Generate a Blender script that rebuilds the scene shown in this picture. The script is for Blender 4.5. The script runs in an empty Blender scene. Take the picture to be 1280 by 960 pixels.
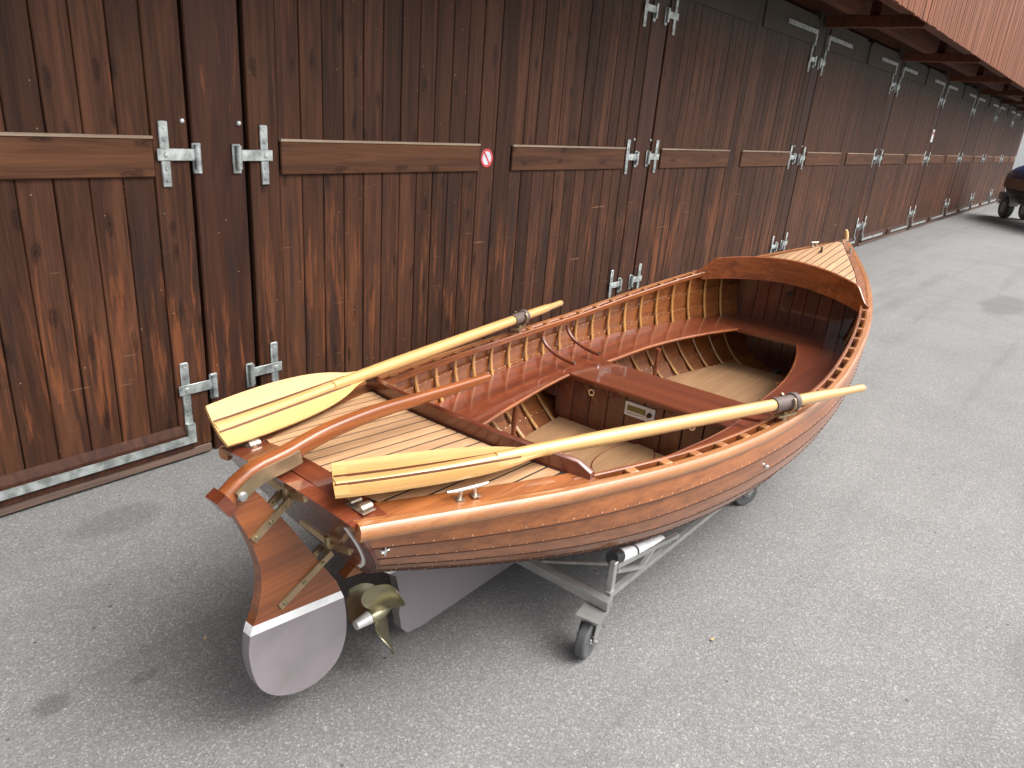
import bpy, bmesh, math, random
import numpy as np
from mathutils import Vector, Matrix
random.seed(7)
S = bpy.context.scene
COL = S.collection
R_ = math.radians

# ------------------------------------------------------------------ camera
def _n(v):
    v = np.array(v, float); return v/np.linalg.norm(v)
FPX = 900.0
Zc = -_n([445-640, 2833-480, FPX]); Xc = _n([1413-640, 199.6-480, FPX]); Xc = _n(Xc-Zc*(Xc@Zc)); Yc = np.cross(Zc, Xc)
RW = np.stack([Xc, Yc, Zc])
cam = bpy.data.cameras.new('camera'); camo = bpy.data.objects.new('camera', cam); COL.objects.link(camo)
cam.sensor_width = 36; cam.lens = FPX/1280*36; cam.clip_end = 2000; cam.clip_start = .05
m3 = Matrix([[RW[0,0], -RW[0,1], -RW[0,2]], [RW[1,0], -RW[1,1], -RW[1,2]], [RW[2,0], -RW[2,1], -RW[2,2]]])
camo.matrix_world = Matrix.Translation((0, 0, 1.6)) @ m3.to_4x4()
S.camera = camo
# ------------------------------------------------------------------ light
SUN_EL, SUN_AZ = 55.0, -58.0           # azimuth measured from +X towards +Y
wd = bpy.data.worlds.new('World'); S.world = wd; wd.use_nodes = True
wn = wd.node_tree; wn.nodes.clear()
sky = wn.nodes.new('ShaderNodeTexSky'); sky.sky_type = 'NISHITA'; sky.sun_disc = False
sky.sun_elevation = R_(SUN_EL); sky.sun_rotation = R_(90-SUN_AZ)
sky.air_density = 1.0; sky.dust_density = 6.0; sky.ozone_density = 1.0
hs = wn.nodes.new('ShaderNodeHueSaturation'); hs.inputs['Saturation'].default_value = .22
bg = wn.nodes.new('ShaderNodeBackground'); bg.inputs['Strength'].default_value = .15
wo = wn.nodes.new('ShaderNodeOutputWorld')
wn.links.new(sky.outputs[0], hs.inputs['Color']); wn.links.new(hs.outputs[0], bg.inputs[0]); wn.links.new(bg.outputs[0], wo.inputs[0])
sl = bpy.data.lights.new('sun', 'SUN'); sl.energy = 1.05; sl.angle = R_(62); sl.color = (1, .97, .93)
so = bpy.data.objects.new('sun', sl); COL.objects.link(so)
d = Vector((math.cos(R_(SUN_EL))*math.cos(R_(SUN_AZ)), math.cos(R_(SUN_EL))*math.sin(R_(SUN_AZ)), math.sin(R_(SUN_EL))))
so.rotation_euler = d.to_track_quat('Z', 'Y').to_euler()
S.view_settings.view_transform = 'Standard'; S.view_settings.look = 'None'
S.view_settings.exposure = 1.17; S.view_settings.gamma = 1
S.view_settings.use_curve_mapping = False

# ------------------------------------------------------------------ material helpers
class NT:
    def __init__(s, name):
        s.m = bpy.data.materials.new(name); s.m.use_nodes = True; s.t = s.m.node_tree
        s.b = s.t.nodes['Principled BSDF']
    def n(s, typ, ins=None, **kw):
        nd = s.t.nodes.new('ShaderNode'+typ)
        for k, v in kw.items(): setattr(nd, k, v)
        for k, v in (ins or {}).items(): s.set(nd.inputs[k], v)
        return nd
    def set(s, inp, v):
        if isinstance(v, bpy.types.NodeSocket): s.t.links.new(v, inp)
        elif hasattr(v, 'outputs'): s.t.links.new(v.outputs[0], inp)
        else: inp.default_value = v
    def math(s, op, a, b=0., c=None, clamp=False):
        nd = s.n('Math', operation=op, use_clamp=clamp); s.set(nd.inputs[0], a); s.set(nd.inputs[1], b)
        if c is not None: s.set(nd.inputs[2], c)
        return nd.outputs[0]
    def mix(s, f, a, b, mode='MIX'):
        nd = s.n('Mix', data_type='RGBA', blend_type=mode); s.set(nd.inputs[0], f)
        s.set(nd.inputs[6], a if not isinstance(a, tuple) else (*a[:3], 1)); s.set(nd.inputs[7], b if not isinstance(b, tuple) else (*b[:3], 1))
        return nd.outputs[2]
    def ramp(s, f, stops, interp='LINEAR'):
        nd = s.n('ValToRGB'); s.set(nd.inputs[0], f); cr = nd.color_ramp; cr.interpolation = interp
        while len(cr.elements) < len(stops): cr.elements.new(.5)
        for e, (p, c) in zip(cr.elements, stops):
            e.position = p; e.color = (*c, 1) if isinstance(c, tuple) else (c, c, c, 1)
        return nd.outputs[0]
    def sstep(s, v, lo, hi):
        nd = s.n('MapRange', interpolation_type='SMOOTHSTEP'); s.set(nd.inputs[0], v); nd.inputs[1].default_value = lo; nd.inputs[2].default_value = hi
        return nd.outputs[0]
    def bump(s, h, st, dist=.002):
        nd = s.n('Bump', {'Strength': st, 'Distance': dist}); s.set(nd.inputs['Height'], h); s.set(s.b.inputs['Normal'], nd.outputs[0]); return nd
    def B(s, **kw):
        for k, v in kw.items():
            s.set(s.b.inputs[k.replace('_', ' ')], (*v, 1) if isinstance(v, tuple) and len(v) == 3 else v)
MATS = {}
def plain(name, col, rough=.5, metal=0., coat=0., bump=0., bscale=60, var=.12):
    t = NT(name)
    nz = t.n('TexNoise', {'Scale': bscale*.35, 'Detail': 5.}, noise_dimensions='3D')
    tc = t.n('TexCoord'); t.set(nz.inputs['Vector'], tc.outputs['Object'])
    k = t.sstep(nz.outputs[0], .3, .7)
    c = t.mix(k, tuple(x*(1-var) for x in col), tuple(min(1, x*(1+var)) for x in col))
    t.B(Base_Color=c, Roughness=rough, Metallic=metal, Coat_Weight=coat, Coat_Roughness=.06)
    rr = t.math('MULTIPLY_ADD', nz.outputs[0], .2, rough-.1, clamp=True); t.set(t.b.inputs['Roughness'], rr)
    if bump:
        n2 = t.n('TexNoise', {'Scale': bscale, 'Detail': 4.}); t.set(n2.inputs['Vector'], tc.outputs['Object']); t.bump(n2.outputs[0], bump)
    MATS[name] = t.m; return t.m
def wood(name, dark, light, along='X', fine=1., rough=.45, coat=0., rnd=.18, bump=.15, weather=False, contrast=1., paint=False, knots=False, al=1., spec=.5, cr=.05):
    t = NT(name)
    tc = t.n('TexCoord'); oi = t.n('ObjectInfo')
    off = t.n('CombineXYZ'); r = t.math('MULTIPLY', oi.outputs['Random'], 37.)
    for i in range(3): t.set(off.inputs[i], r)
    v = t.n('VectorMath', operation='ADD'); t.set(v.inputs[0], tc.outputs['Object']); t.set(v.inputs[1], off)
    ax = 'XYZ'.index(along)
    def mp(ac, al):
        sc = [ac*fine]*3; sc[ax] = al*fine
        m = t.n('Mapping'); m.inputs['Scale'].default_value = sc; t.set(m.inputs['Vector'], v); return m.outputs[0]
    n1 = t.n('TexNoise', {'Scale': 1., 'Detail': 6., 'Roughness': .62, 'Distortion': .9*al}); t.set(n1.inputs['Vector'], mp(22, 1.1*al))
    n2 = t.n('TexNoise', {'Scale': 1., 'Detail': 5., 'Roughness': .7, 'Distortion': .2}); t.set(n2.inputs['Vector'], mp(150, 4.*al))
    n3 = t.n('TexNoise', {'Scale': 1., 'Detail': 3.}); t.set(n3.inputs['Vector'], mp(5, 1.5))
    g = t.math('ADD', t.math('MULTIPLY', n1.outputs[0], .62), t.math('MULTIPLY', n2.outputs[0], .38))
    w = .17/contrast
    f = t.sstep(g, .5-w, .5+w)
    c = t.mix(f, dark, light)
    br = t.math('MULTIPLY_ADD', oi.outputs['Random'], 2*rnd, 1-rnd)
    br = t.math('MULTIPLY', br, t.math('MULTIPLY_ADD', n3.outputs[0], .5*min(1, al+.05), 1-.25*min(1, al+.05)))
    bc = t.n('CombineColor'); 
    for i in range(3): t.set(bc.inputs[i], br)
    c = t.mix(1., c, bc.outputs[0], 'MULTIPLY')
    hgt = g
    geo = t.n('NewGeometry'); sp = t.n('SeparateXYZ'); t.set(sp.inputs[0], geo.outputs['Position'])
    rgh = t.math('MULTIPLY_ADD', n2.outputs[0], .25, rough-.12, clamp=True)
    if knots:
        sx = t.n('SeparateXYZ'); t.set(sx.inputs[0], v); ac_ = 0 if along == 'Z' else 2
        cx = t.n('CombineXYZ'); t.set(cx.inputs[0], t.math('MULTIPLY', sx.outputs[ac_], 9.)); t.set(cx.inputs[1], t.math('MULTIPLY', sx.outputs[ax], 3.4))
        nd_ = t.n('TexNoise', {'Scale': 2.5, 'Detail': 3.}, noise_dimensions='2D'); t.set(nd_.inputs['Vector'], cx.outputs[0])
        vv = t.n('VectorMath', operation='MULTIPLY_ADD'); t.set(vv.inputs[0], nd_.outputs['Color']); vv.inputs[1].default_value = (.3,)*3; t.set(vv.inputs[2], cx.outputs[0])
        vo = t.n('TexVoronoi', {'Scale': 1., 'Randomness': 1.}, voronoi_dimensions='2D'); t.set(vo.inputs['Vector'], vv.outputs[0])
        k = t.math('SUBTRACT', 1., t.sstep(vo.outputs['Distance'], .05, .20))
        sel = t.math('GREATER_THAN', t.n('SeparateColor', {'Color': vo.outputs['Color']}).outputs[0], .55)
        k = t.math('MULTIPLY', k, sel)
        ring = t.math('MULTIPLY_ADD', t.math('SINE', t.math('MULTIPLY', vo.outputs['Distance'], 75.)), .25, .75)
        c = t.mix(t.math('MULTIPLY', t.math('MULTIPLY', k, ring), .85), c, tuple(x*.28 for x in dark))
    if weather:
        z = sp.outputs[2]
        mw = t.n('Mapping'); mw.inputs['Scale'].default_value = (32, 32, 2.2); t.set(mw.inputs['Vector'], geo.outputs['Position'])
        ns = t.n('TexNoise', {'Scale': 1., 'Detail': 7., 'Roughness': .7, 'Distortion': .4}); t.set(ns.inputs['Vector'], mw.outputs[0])
        nb = t.n('TexNoise', {'Scale': 1.1, 'Detail': 3.}); t.set(nb.inputs['Vector'], geo.outputs['Position'])
        # worn stain with orange wood coming through on the lower half
        low = t.math('MULTIPLY', t.math('SUBTRACT', 1., t.sstep(z, .75, 1.3)), t.sstep(z, .1, .5))
        amt = t.math('MULTIPLY_ADD', low, .10, t.math('MULTIPLY_ADD', nb.outputs[0], .42, -.28))
        wear = t.sstep(t.math('ADD', ns.outputs[0], amt), .565, .70)
        c = t.mix(t.math('MULTIPLY', wear, .6), c, (.21, .068, .025))
        # dark blackened patches low down
        nd2 = t.n('TexNoise', {'Scale': 1., 'Detail': 5., 'Roughness': .6}); md = t.n('Mapping'); md.inputs['Scale'].default_value = (9, 9, 1.0); md.inputs['Location'].default_value = (3, 1, 7)
        t.set(md.inputs['Vector'], geo.outputs['Position']); t.set(nd2.inputs['Vector'], md.outputs[0])
        blk = t.math('MULTIPLY', t.sstep(nd2.outputs[0], .5, .68), t.math('SUBTRACT', 1., t.sstep(z, .9, 1.5)))
        c = t.mix(t.math('MULTIPLY', blk, .7), c, (.022, .013, .012))
        # pale scratches, horizontal
        mh = t.n('Mapping'); mh.inputs['Scale'].default_value = (2.6, 2.6, 75); mh.inputs['Rotation'].default_value = (0, .05, 0); t.set(mh.inputs['Vector'], geo.outputs['Position'])
        nh = t.n('TexNoise', {'Scale': 1., 'Detail': 2., 'Distortion': .3}); t.set(nh.inputs['Vector'], mh.outputs[0])
        scr = t.math('MULTIPLY', t.sstep(nh.outputs[0], .735, .765), t.math('SUBTRACT', 1., t.sstep(z, 1.0, 1.25)))
        c = t.mix(t.math('MULTIPLY', scr, .6), c, (.32, .17, .09))
        # pale specks
        vs = t.n('TexVoronoi', {'Scale': 22.}); t.set(vs.inputs['Vector'], geo.outputs['Position'])
        sp_ = t.math('MULTIPLY', t.math('LESS_THAN', vs.outputs['Distance'], .07), t.math('GREATER_THAN', t.n('SeparateColor', {'Color': vs.outputs['Color']}).outputs[0], .72))
        c = t.mix(t.math('MULTIPLY', sp_, .55), c, (.35, .24, .16))
        # grey-green mould at the head of the doors
        mo = t.sstep(t.math('ADD', z, t.math('MULTIPLY_ADD', ns.outputs[0], .5, -.25)), 2.12, 2.6)
        c = t.mix(t.math('MULTIPLY', mo, .75), c, (.058, .057, .047))
        hgt = t.math('SUBTRACT', g, t.math('MULTIPLY', wear, .1))
    if paint:
        x = t.n('SeparateXYZ'); t.set(x.inputs[0], tc.outputs['Object'])
        wl = t.math('SUBTRACT', .372, t.math('MULTIPLY', t.math('MINIMUM', x.outputs[0], 1.), .17))
        below = t.math('LESS_THAN', x.outputs[2], wl); stripe = t.math('LESS_THAN', x.outputs[2], t.math('ADD', wl, .014))
        c = t.mix(stripe, c, (.75, .75, .74)); c = t.mix(below, c, (.195, .172, .182))
    t.B(Base_Color=c, Roughness=rgh, Coat_Weight=coat, Coat_Roughness=cr); t.b.inputs['Specular IOR Level'].default_value = spec
    if coat:
        nc = t.n('TexNoise', {'Scale': 9., 'Detail': 2.}); t.set(nc.inputs['Vector'], tc.outputs['Object'])
        b2 = t.n('Bump', {'Strength': .06, 'Distance': .01}); t.set(b2.inputs['Height'], nc.outputs[0]); t.set(t.b.inputs['Coat Normal'], b2.outputs[0])
    if bump: t.bump(hgt, bump, .0015)
    MATS[name] = t.m; return t.m
def asphalt():
    t = NT('asphalt'); geo = t.n('NewGeometry'); P = geo.outputs['Position']
    vo = t.n('TexVoronoi', {'Scale': 220.}); t.set(vo.inputs['Vector'], P)
    vo2 = t.n('TexVoronoi', {'Scale': 62.}); t.set(vo2.inputs['Vector'], P)
    nf = t.n('TexNoise', {'Scale': 210., 'Detail': 4., 'Roughness': .7}); t.set(nf.inputs['Vector'], P)
    nm = t.n('TexNoise', {'Scale': 2.3, 'Detail': 7., 'Roughness': .62}); t.set(nm.inputs['Vector'], P)
    nl = t.n('TexNoise', {'Scale': .45, 'Detail': 5.}); t.set(nl.inputs['Vector'], P)
    cs = t.n('SeparateColor', {'Color': vo.outputs['Color']}).outputs[0]
    base = t.ramp(cs, [(0., .135), (.45, .175), (.85, .210), (1., .30)])
    f = t.math('MULTIPLY_ADD', nf.outputs[0], .9, .55)
    f = t.math('MULTIPLY', f, t.math('MULTIPLY_ADD', nm.outputs[0], .40, .80))
    f = t.math('MULTIPLY', f, t.math('MULTIPLY_ADD', nl.outputs[0], .35, .825))
    cc = t.n('CombineColor'); 
    for i, k in enumerate((1., .99, .965)): t.set(cc.inputs[i], t.math('MULTIPLY', f, k))
    c = t.mix(1., base, cc.outputs[0], 'MULTIPLY')
    # pale chips of stone in the surface and dark specks of dirt
    c2 = t.n('SeparateColor', {'Color': vo2.outputs['Color']})
    chip = t.math('MULTIPLY', t.math('LESS_THAN', vo2.outputs['Distance'], .28), t.math('GREATER_THAN', c2.outputs[0], .958))
    c = t.mix(t.math('MULTIPLY', chip, .5), c, (.40, .39, .375))
    vo3 = t.n('TexVoronoi', {'Scale': 15.}); t.set(vo3.inputs['Vector'], P)
    c3 = t.n('SeparateColor', {'Color': vo3.outputs['Color']})
    dk = t.math('MULTIPLY', t.math('LESS_THAN', vo3.outputs['Distance'], t.math('MULTIPLY', c3.outputs[1], .1)), t.math('GREATER_THAN', c3.outputs[0], .6))
    c = t.mix(t.math('MULTIPLY', dk, .7), c, (.03, .03, .03))
    # worn wheel tracks along the doors
    mt = t.n('Mapping'); mt.inputs['Scale'].default_value = (.16, 2.1, 1.); t.set(mt.inputs['Vector'], P)
    ntk = t.n('TexNoise', {'Scale': 1., 'Detail': 6., 'Roughness': .65}); t.set(ntk.inputs['Vector'], mt.outputs[0])
    c = t.mix(t.math('MULTIPLY', t.sstep(ntk.outputs[0], .5, .68), .28), c, (.075, .075, .073))
    # round oil stains
    for (x, y, rx, ry, k) in ((.45, 1.83, .06, .05, .42), (.665, 1.76, .05, .03, .35), (.98, 2.62, .2, .12, .28), (9.5, .6, .9, .25, .3), (2.7, -.25, .35, .12, .18)):
        m = t.n('Mapping'); m.vector_type = 'TEXTURE'; m.inputs['Location'].default_value = (x, y, 0); m.inputs['Scale'].default_value = (rx, ry, 1); t.set(m.inputs['Vector'], P)
        ln = t.n('VectorMath', operation='LENGTH'); t.set(ln.inputs[0], m.outputs[0])
        s_ = t.math('SUBTRACT', 1., t.sstep(t.math('ADD', ln.outputs['Value'], t.math('MULTIPLY_ADD', nm.outputs[0], 1.2, -.6)), .55, 1.05))
        c = t.mix(t.math('MULTIPLY', s_, k), c, (.045, .045, .045))
    h = t.math('ADD', t.math('MULTIPLY', nf.outputs[0], .7), t.math('MULTIPLY', vo.outputs['Distance'], -.8))
    t.B(Base_Color=c, Roughness=.88); t.b.inputs['Specular IOR Level'].default_value = .35
    t.bump(h, .42, .004); MATS['asphalt'] = t.m

asphalt()
wood('door_wood', (.031, .0120, .0068), (.092, .0365, .0180), 'Z', rough=.62, rnd=.34, bump=.45, contrast=1.1, weather=True, knots=True, spec=.18)
wood('rail_wood', (.060, .024, .012), (.142, .059, .028), 'X', rough=.65, rnd=.2, bump=.3, knots=True, spec=.18)
wood('post_wood', (.030, .0115, .0075), (.072, .028, .0155), 'Z', rough=.55, rnd=.15, bump=.25, weather=True, spec=.18)
wood('drip', (.22, .15, .10), (.38, .29, .21), 'X', rough=.8, rnd=.15)
wood('old_board', (.05, .03, .022), (.16, .10, .075), 'X', rough=.8, rnd=.15, bump=.4)
wood('eave_wood', (.055, .018, .010), (.13, .045, .022), 'X', rough=.6, rnd=.2, bump=.2, spec=.18)
wood('fascia_wood', (.11, .036, .016), (.27, .092, .040), 'Z', rough=.6, rnd=.25, bump=.2, spec=.18)
wood('mahogany', (.135, .035, .009), (.32, .094, .023), 'X', fine=1.3, rough=.42, coat=.6, rnd=.12, bump=.04, al=.42, cr=.12)
wood('hull_mahogany', (.16, .047, .0120), (.33, .108, .0270), 'X', fine=1.9, rough=.42, coat=.8, rnd=.14, bump=.04, contrast=.95, al=.22)
wood('hull_painted', (.16, .047, .0120), (.33, .108, .0270), 'X', fine=1.9, rough=.42, coat=.6, rnd=.14, bump=.04, contrast=.95, paint=True, al=.22)
wood('red_mahogany', (.088, .0165, .0062), (.20, .043, .0135), 'X', fine=1.1, rough=.4, coat=1., rnd=.1, bump=.03, al=.42)
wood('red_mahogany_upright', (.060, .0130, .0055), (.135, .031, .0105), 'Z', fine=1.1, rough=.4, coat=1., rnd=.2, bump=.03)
wood('coaming_mahogany', (.15, .036, .009), (.36, .100, .024), 'Y', fine=1.3, rough=.4, coat=.9, rnd=.05, bump=.03, contrast=1.3, al=.42)
wood('cross_mahogany', (.088, .0175, .0065), (.195, .044, .0135), 'Y', fine=1.1, rough=.4, coat=1., rnd=.1, bump=.03, al=.42)
wood('rail_mahogany', (.27, .098, .032), (.42, .180, .064), 'X', fine=1.3, rough=.4, coat=.8, rnd=.05, bump=.04, al=.42)
wood('ash', (.36, .165, .045), (.52, .275, .085), 'Z', fine=1.5, rough=.4, coat=.7, rnd=.1, bump=.04)
wood('teak', (.35, .190, .093), (.49, .292, .152), 'X', fine=1.4, rough=.6, rnd=.09, bump=.1)
wood('oak_floor', (.23, .122, .057), (.335, .190, .093), 'X', fine=1.1, rough=.55, coat=.15, rnd=.05, bump=.08)
wood('spruce', (.46, .248, .082), (.60, .370, .140), 'X', fine=1.0, rough=.4, coat=.8, rnd=.05, bump=.03, contrast=1.2, al=.5)
plain('oar_inlay', (.10, .03, .012), .4, coat=.6)
plain('seam_shade_dark', (.050, .017, .009), .6)  # lap joint and the shadow beneath it in one dark colour
plain('caulk', (.014, .012, .011), .6)
plain('galvanised', (.42, .45, .44), .5, metal=.7, bump=.15, bscale=70, var=.38)
plain('steel', (.40, .40, .39), .42, metal=.7, var=.12)
plain('chrome', (.78, .78, .76), .16, metal=1., var=.05)
plain('nickel', (.56, .50, .42), .36, metal=.9, var=.12)
plain('bronze', (.44, .33, .20), .4, metal=.85, var=.15)
plain('prop_bronze', (.36, .33, .22), .33, metal=.9, var=.2)
plain('zinc', (.74, .74, .73), .4, metal=.5)
plain('copper', (.80, .56, .40), .35, metal=.55)
plain('leather', (.10, .070, .058), .55, bump=.2, bscale=150)
plain('rubber', (.085, .085, .088), .6)
plain('black_plastic', (.015, .015, .016), .4)
plain('white_fabric', (.70, .71, .73), .7)
plain('stripe_white', (.80, .80, .80), .45)
plain('antifouling', (.215, .190, .200), .5, var=.12, bscale=22)
plain('panel_white', (.74, .73, .71), .4)
plain('screen_olive', (.16, .15, .04), .25)
plain('sign_red', (.62, .05, .05), .45)
plain('sign_white', (.60, .66, .74), .45)
plain('dark_inside', (.010, .008, .007), .9)
plain('plaster_white', (.82, .82, .80), .8)
plain('roof_tile', (.16, .07, .05), .8)
plain('window_glass', (.03, .04, .05), .1)
plain('tarp_blue', (.026, .040, .105), .25, bump=.5, bscale=8)
plain('hull_brown', (.22, .14, .10), .5)
plain('hull_dark', (.02, .018, .018), .5)
plain('grey_steel', (.36, .36, .36), .5, metal=.4)
plain('dry_leaf', (.42, .30, .16), .8)
plain('cream_wood', (.70, .46, .20), .4, coat=.6)

# ------------------------------------------------------------------ mesh helpers
def mesh(name, v, f, smooth=0., mats=None):
    me = bpy.data.meshes.new(name); me.from_pydata([tuple(map(float, p)) for p in v], [], [tuple(q) for q in f]); me.validate()
    bm = bmesh.new(); bm.from_mesh(me); bmesh.ops.recalc_face_normals(bm, faces=bm.faces); bm.to_mesh(me); bm.free()
    if smooth:
        for p in me.polygons: p.use_smooth = True
        me.set_sharp_from_angle(angle=R_(smooth))
    return me
def link(name, me, mat=None, parent=None, loc=None, rot=None):
    if mat and not me.materials: me.materials.append(MATS[mat])
    o = bpy.data.objects.new(name, me); COL.objects.link(o)
    if parent: o.parent = parent
    if loc is not None: o.location = loc
    if rot is not None: o.rotation_euler = rot
    return o
def mk(name, vf, mat, parent=None, smooth=0., loc=None, rot=None): return link(name, mesh(name, vf[0], vf[1], smooth), mat, parent, loc, rot)
def empty(name, label, cat, loc=(0, 0, 0), rz=0., group=None):
    o = bpy.data.objects.new(name, None); COL.objects.link(o); o.location = loc; o.rotation_euler = (0, 0, rz); o.empty_display_size = .1
    tag(o, label, cat, group); return o
def tag(o, label, cat, group=None):
    o['label'] = label; o['category'] = cat
    if group: o['group'] = group
    return o
def stuff(o): o['kind'] = 'stuff'; return o
def join(*vfs):
    V, F = [], []
    for v, f in vfs:
        k = len(V); V += list(v); F += [tuple(i+k for i in q) for q in f]
    return V, F
def box(x0, x1, y0, y1, z0, z1, bev=0.):
    if not bev:
        v = [(x, y, z) for z in (z0, z1) for y in (y0, y1) for x in (x0, x1)]
        return v, [(0, 2, 3, 1), (4, 5, 7, 6), (0, 1, 5, 4), (2, 6, 7, 3), (0, 4, 6, 2), (1, 3, 7, 5)]
    bm = bmesh.new(); bmesh.ops.create_cube(bm, size=1.)
    for q in bm.verts: q.co = Vector(((x0+x1)/2+q.co.x*(x1-x0), (y0+y1)/2+q.co.y*(y1-y0), (z0+z1)/2+q.co.z*(z1-z0)))
    bmesh.ops.bevel(bm, geom=list(bm.edges), offset=bev, segments=1, affect='EDGES')
    bm.verts.index_update(); r = ([tuple(q.co) for q in bm.verts], [tuple(w.index for w in f.verts) for f in bm.faces]); bm.free(); return r
def sweep(path, prof, up=(0, 0, 1), scale=None, caps=True, closed=True):
    """prof: 2D points (side, up); side = tangent x up"""
    P = [np.array(p, float) for p in path]; n = len(P); V = []; F = []; k = len(prof); up = np.array(up, float)
    for i, p in enumerate(P):
        t = P[min(i+1, n-1)]-P[max(i-1, 0)]; t /= np.linalg.norm(t)
        sd = np.cross(t, up); sd /= np.linalg.norm(sd); u_ = np.cross(sd, t)
        sc = scale[i] if scale is not None else 1.
        if np.isscalar(sc): sc = (sc, sc)
        for a, b in prof: V.append(p+sd*a*sc[0]+u_*b*sc[1])
    for i in range(n-1):
        for j in range(k if closed else k-1):
            a, b = i*k+j, i*k+(j+1) % k; F.append((a, b, b+k, a+k))
    if caps: F.append(tuple(range(k))[::-1]); F.append(tuple(range((n-1)*k, n*k)))
    return V, F
def circ(r, n=10, ry=None): ry = ry or r; return [(r*math.cos(2*math.pi*i/n), ry*math.sin(2*math.pi*i/n)) for i in range(n)]
def rect(w, h): return [(-w/2, -h/2), (w/2, -h/2), (w/2, h/2), (-w/2, h/2)]
def rrect(w, h, c): return [(-w/2+c, -h/2), (w/2-c, -h/2), (w/2, -h/2+c), (w/2, h/2-c), (w/2-c, h/2), (-w/2+c, h/2), (-w/2, h/2-c), (-w/2, -h/2+c)]
def tube(a, b, r, n=10, up=None):
    a = np.array(a, float); b = np.array(b, float); t = (b-a)/np.linalg.norm(b-a)
    up = up or ((0, 0, 1) if abs(t[2]) < .9 else (1, 0, 0)); return sweep([a, b], circ(r, n), up)
def bar(a, b, w, h, up=(0, 0, 1)):
    t = _n(np.array(b, float)-np.array(a, float))
    if abs(t@np.array(up, float)) > .95: up = (1, 0, 0)
    return sweep([a, b], rect(w, h), up)
def lathe(prof, n=16, axis='Z', c=(0, 0, 0)):
    V = []; F = []; k = len(prof)
    for i in range(n):
        a = 2*math.pi*i/n
        for r, h in prof:
            x, y = r*math.cos(a), r*math.sin(a)
            p = {'Z': (x, y, h), 'X': (h, x, y), 'Y': (x, h, y)}[axis]; V.append((p[0]+c[0], p[1]+c[1], p[2]+c[2]))
    for i in range(n):
        for j in range(k-1):
            a, b = i*k+j, ((i+1) % n)*k+j; F.append((a, b, b+1, a+1))
    F.append(tuple(i*k for i in range(n))); F.append(tuple(i*k+k-1 for i in range(n))); return V, F
def prism(poly, y0, y1):
    n = len(poly); V = [(x, y0, z) for x, z in poly]+[(x, y1, z) for x, z in poly]
    return V, [tuple(range(n))[::-1], tuple(range(n, 2*n))]+[(i, (i+1) % n, n+(i+1) % n, n+i) for i in range(n)]
def prismz(poly, z0, z1):
    n = len(poly); V = [(x, y, z0) for x, y in poly]+[(x, y, z1) for x, y in poly]
    return V, [tuple(range(n))[::-1], tuple(range(n, 2*n))]+[(i, (i+1) % n, n+(i+1) % n, n+i) for i in range(n)]
def slab(top, th, dirv=(0, 0, -1)):
    """grid of points (rows) -> solid of thickness th"""
    nr, nc = len(top), len(top[0]); d_ = np.array(dirv, float)*th
    V = [np.array(p, float) for r in top for p in r]; m = len(V); V += [p+d_ for p in V]; F = []
    for i in range(nr-1):
        for j in range(nc-1):
            a = i*nc+j; F.append((a, a+1, a+nc+1, a+nc)); F.append((m+a, m+a+nc, m+a+nc+1, m+a+1))
    rim = [j for j in range(nc)]+[i*nc+nc-1 for i in range(1, nr)]+[(nr-1)*nc+j for j in range(nc-2, -1, -1)]+[i*nc for i in range(nr-2, 0, -1)]
    for q in range(len(rim)): a, b = rim[q], rim[(q+1) % len(rim)]; F.append((a, m+a, m+b, b))
    return V, F
def pch(xs, ys):
    xs = np.array(xs, float); ys = np.array(ys, float); h = np.diff(xs); d_ = np.diff(ys)/h; m = np.zeros(len(xs)); m[0] = d_[0]; m[-1] = d_[-1]
    for i in range(1, len(xs)-1): m[i] = (d_[i-1]*h[i]+d_[i]*h[i-1])/(h[i]+h[i-1])
    def f(x):
        i = int(min(max(np.searchsorted(xs, x)-1, 0), len(h)-1)); t = (x-xs[i])/h[i]
        return (1+2*t)*(1-t)**2*ys[i]+t*(1-t)**2*h[i]*m[i]+t*t*(3-2*t)*ys[i+1]+t*t*(t-1)*h[i]*m[i+1]
    return f

# ------------------------------------------------------------------ ground
g = mk('ground', ([(-300, -300, 0), (400, -300, 0), (400, 300, 0), (-300, 300, 0)], [(0, 1, 2, 3)]), 'asphalt'); g['kind'] = 'structure'

# ------------------------------------------------------------------ boathouse
WY = 2.92; PER = 3.5; P0 = 1.66; NB = 9
bh = empty('boathouse', 'long dark brown timber boathouse with a row of plank double doors under an overhanging eave', 'building', (0, WY, 0))
def post_x(k): return P0+PER*k
PW = .115
KMIN, KMAX = -1, 8
ZT = 2.72
post_me = mesh('post', *box(-PW, PW, 0, .14, 0, 2.8, .006)); band_me = mesh('jamb', *box(-.04, .04, .0, .1, .01, 2.72, .004))
for k in range(KMIN, KMAX+1):
    link('post', post_me, 'post_wood', bh, (post_x(k), .0, 0))
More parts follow.
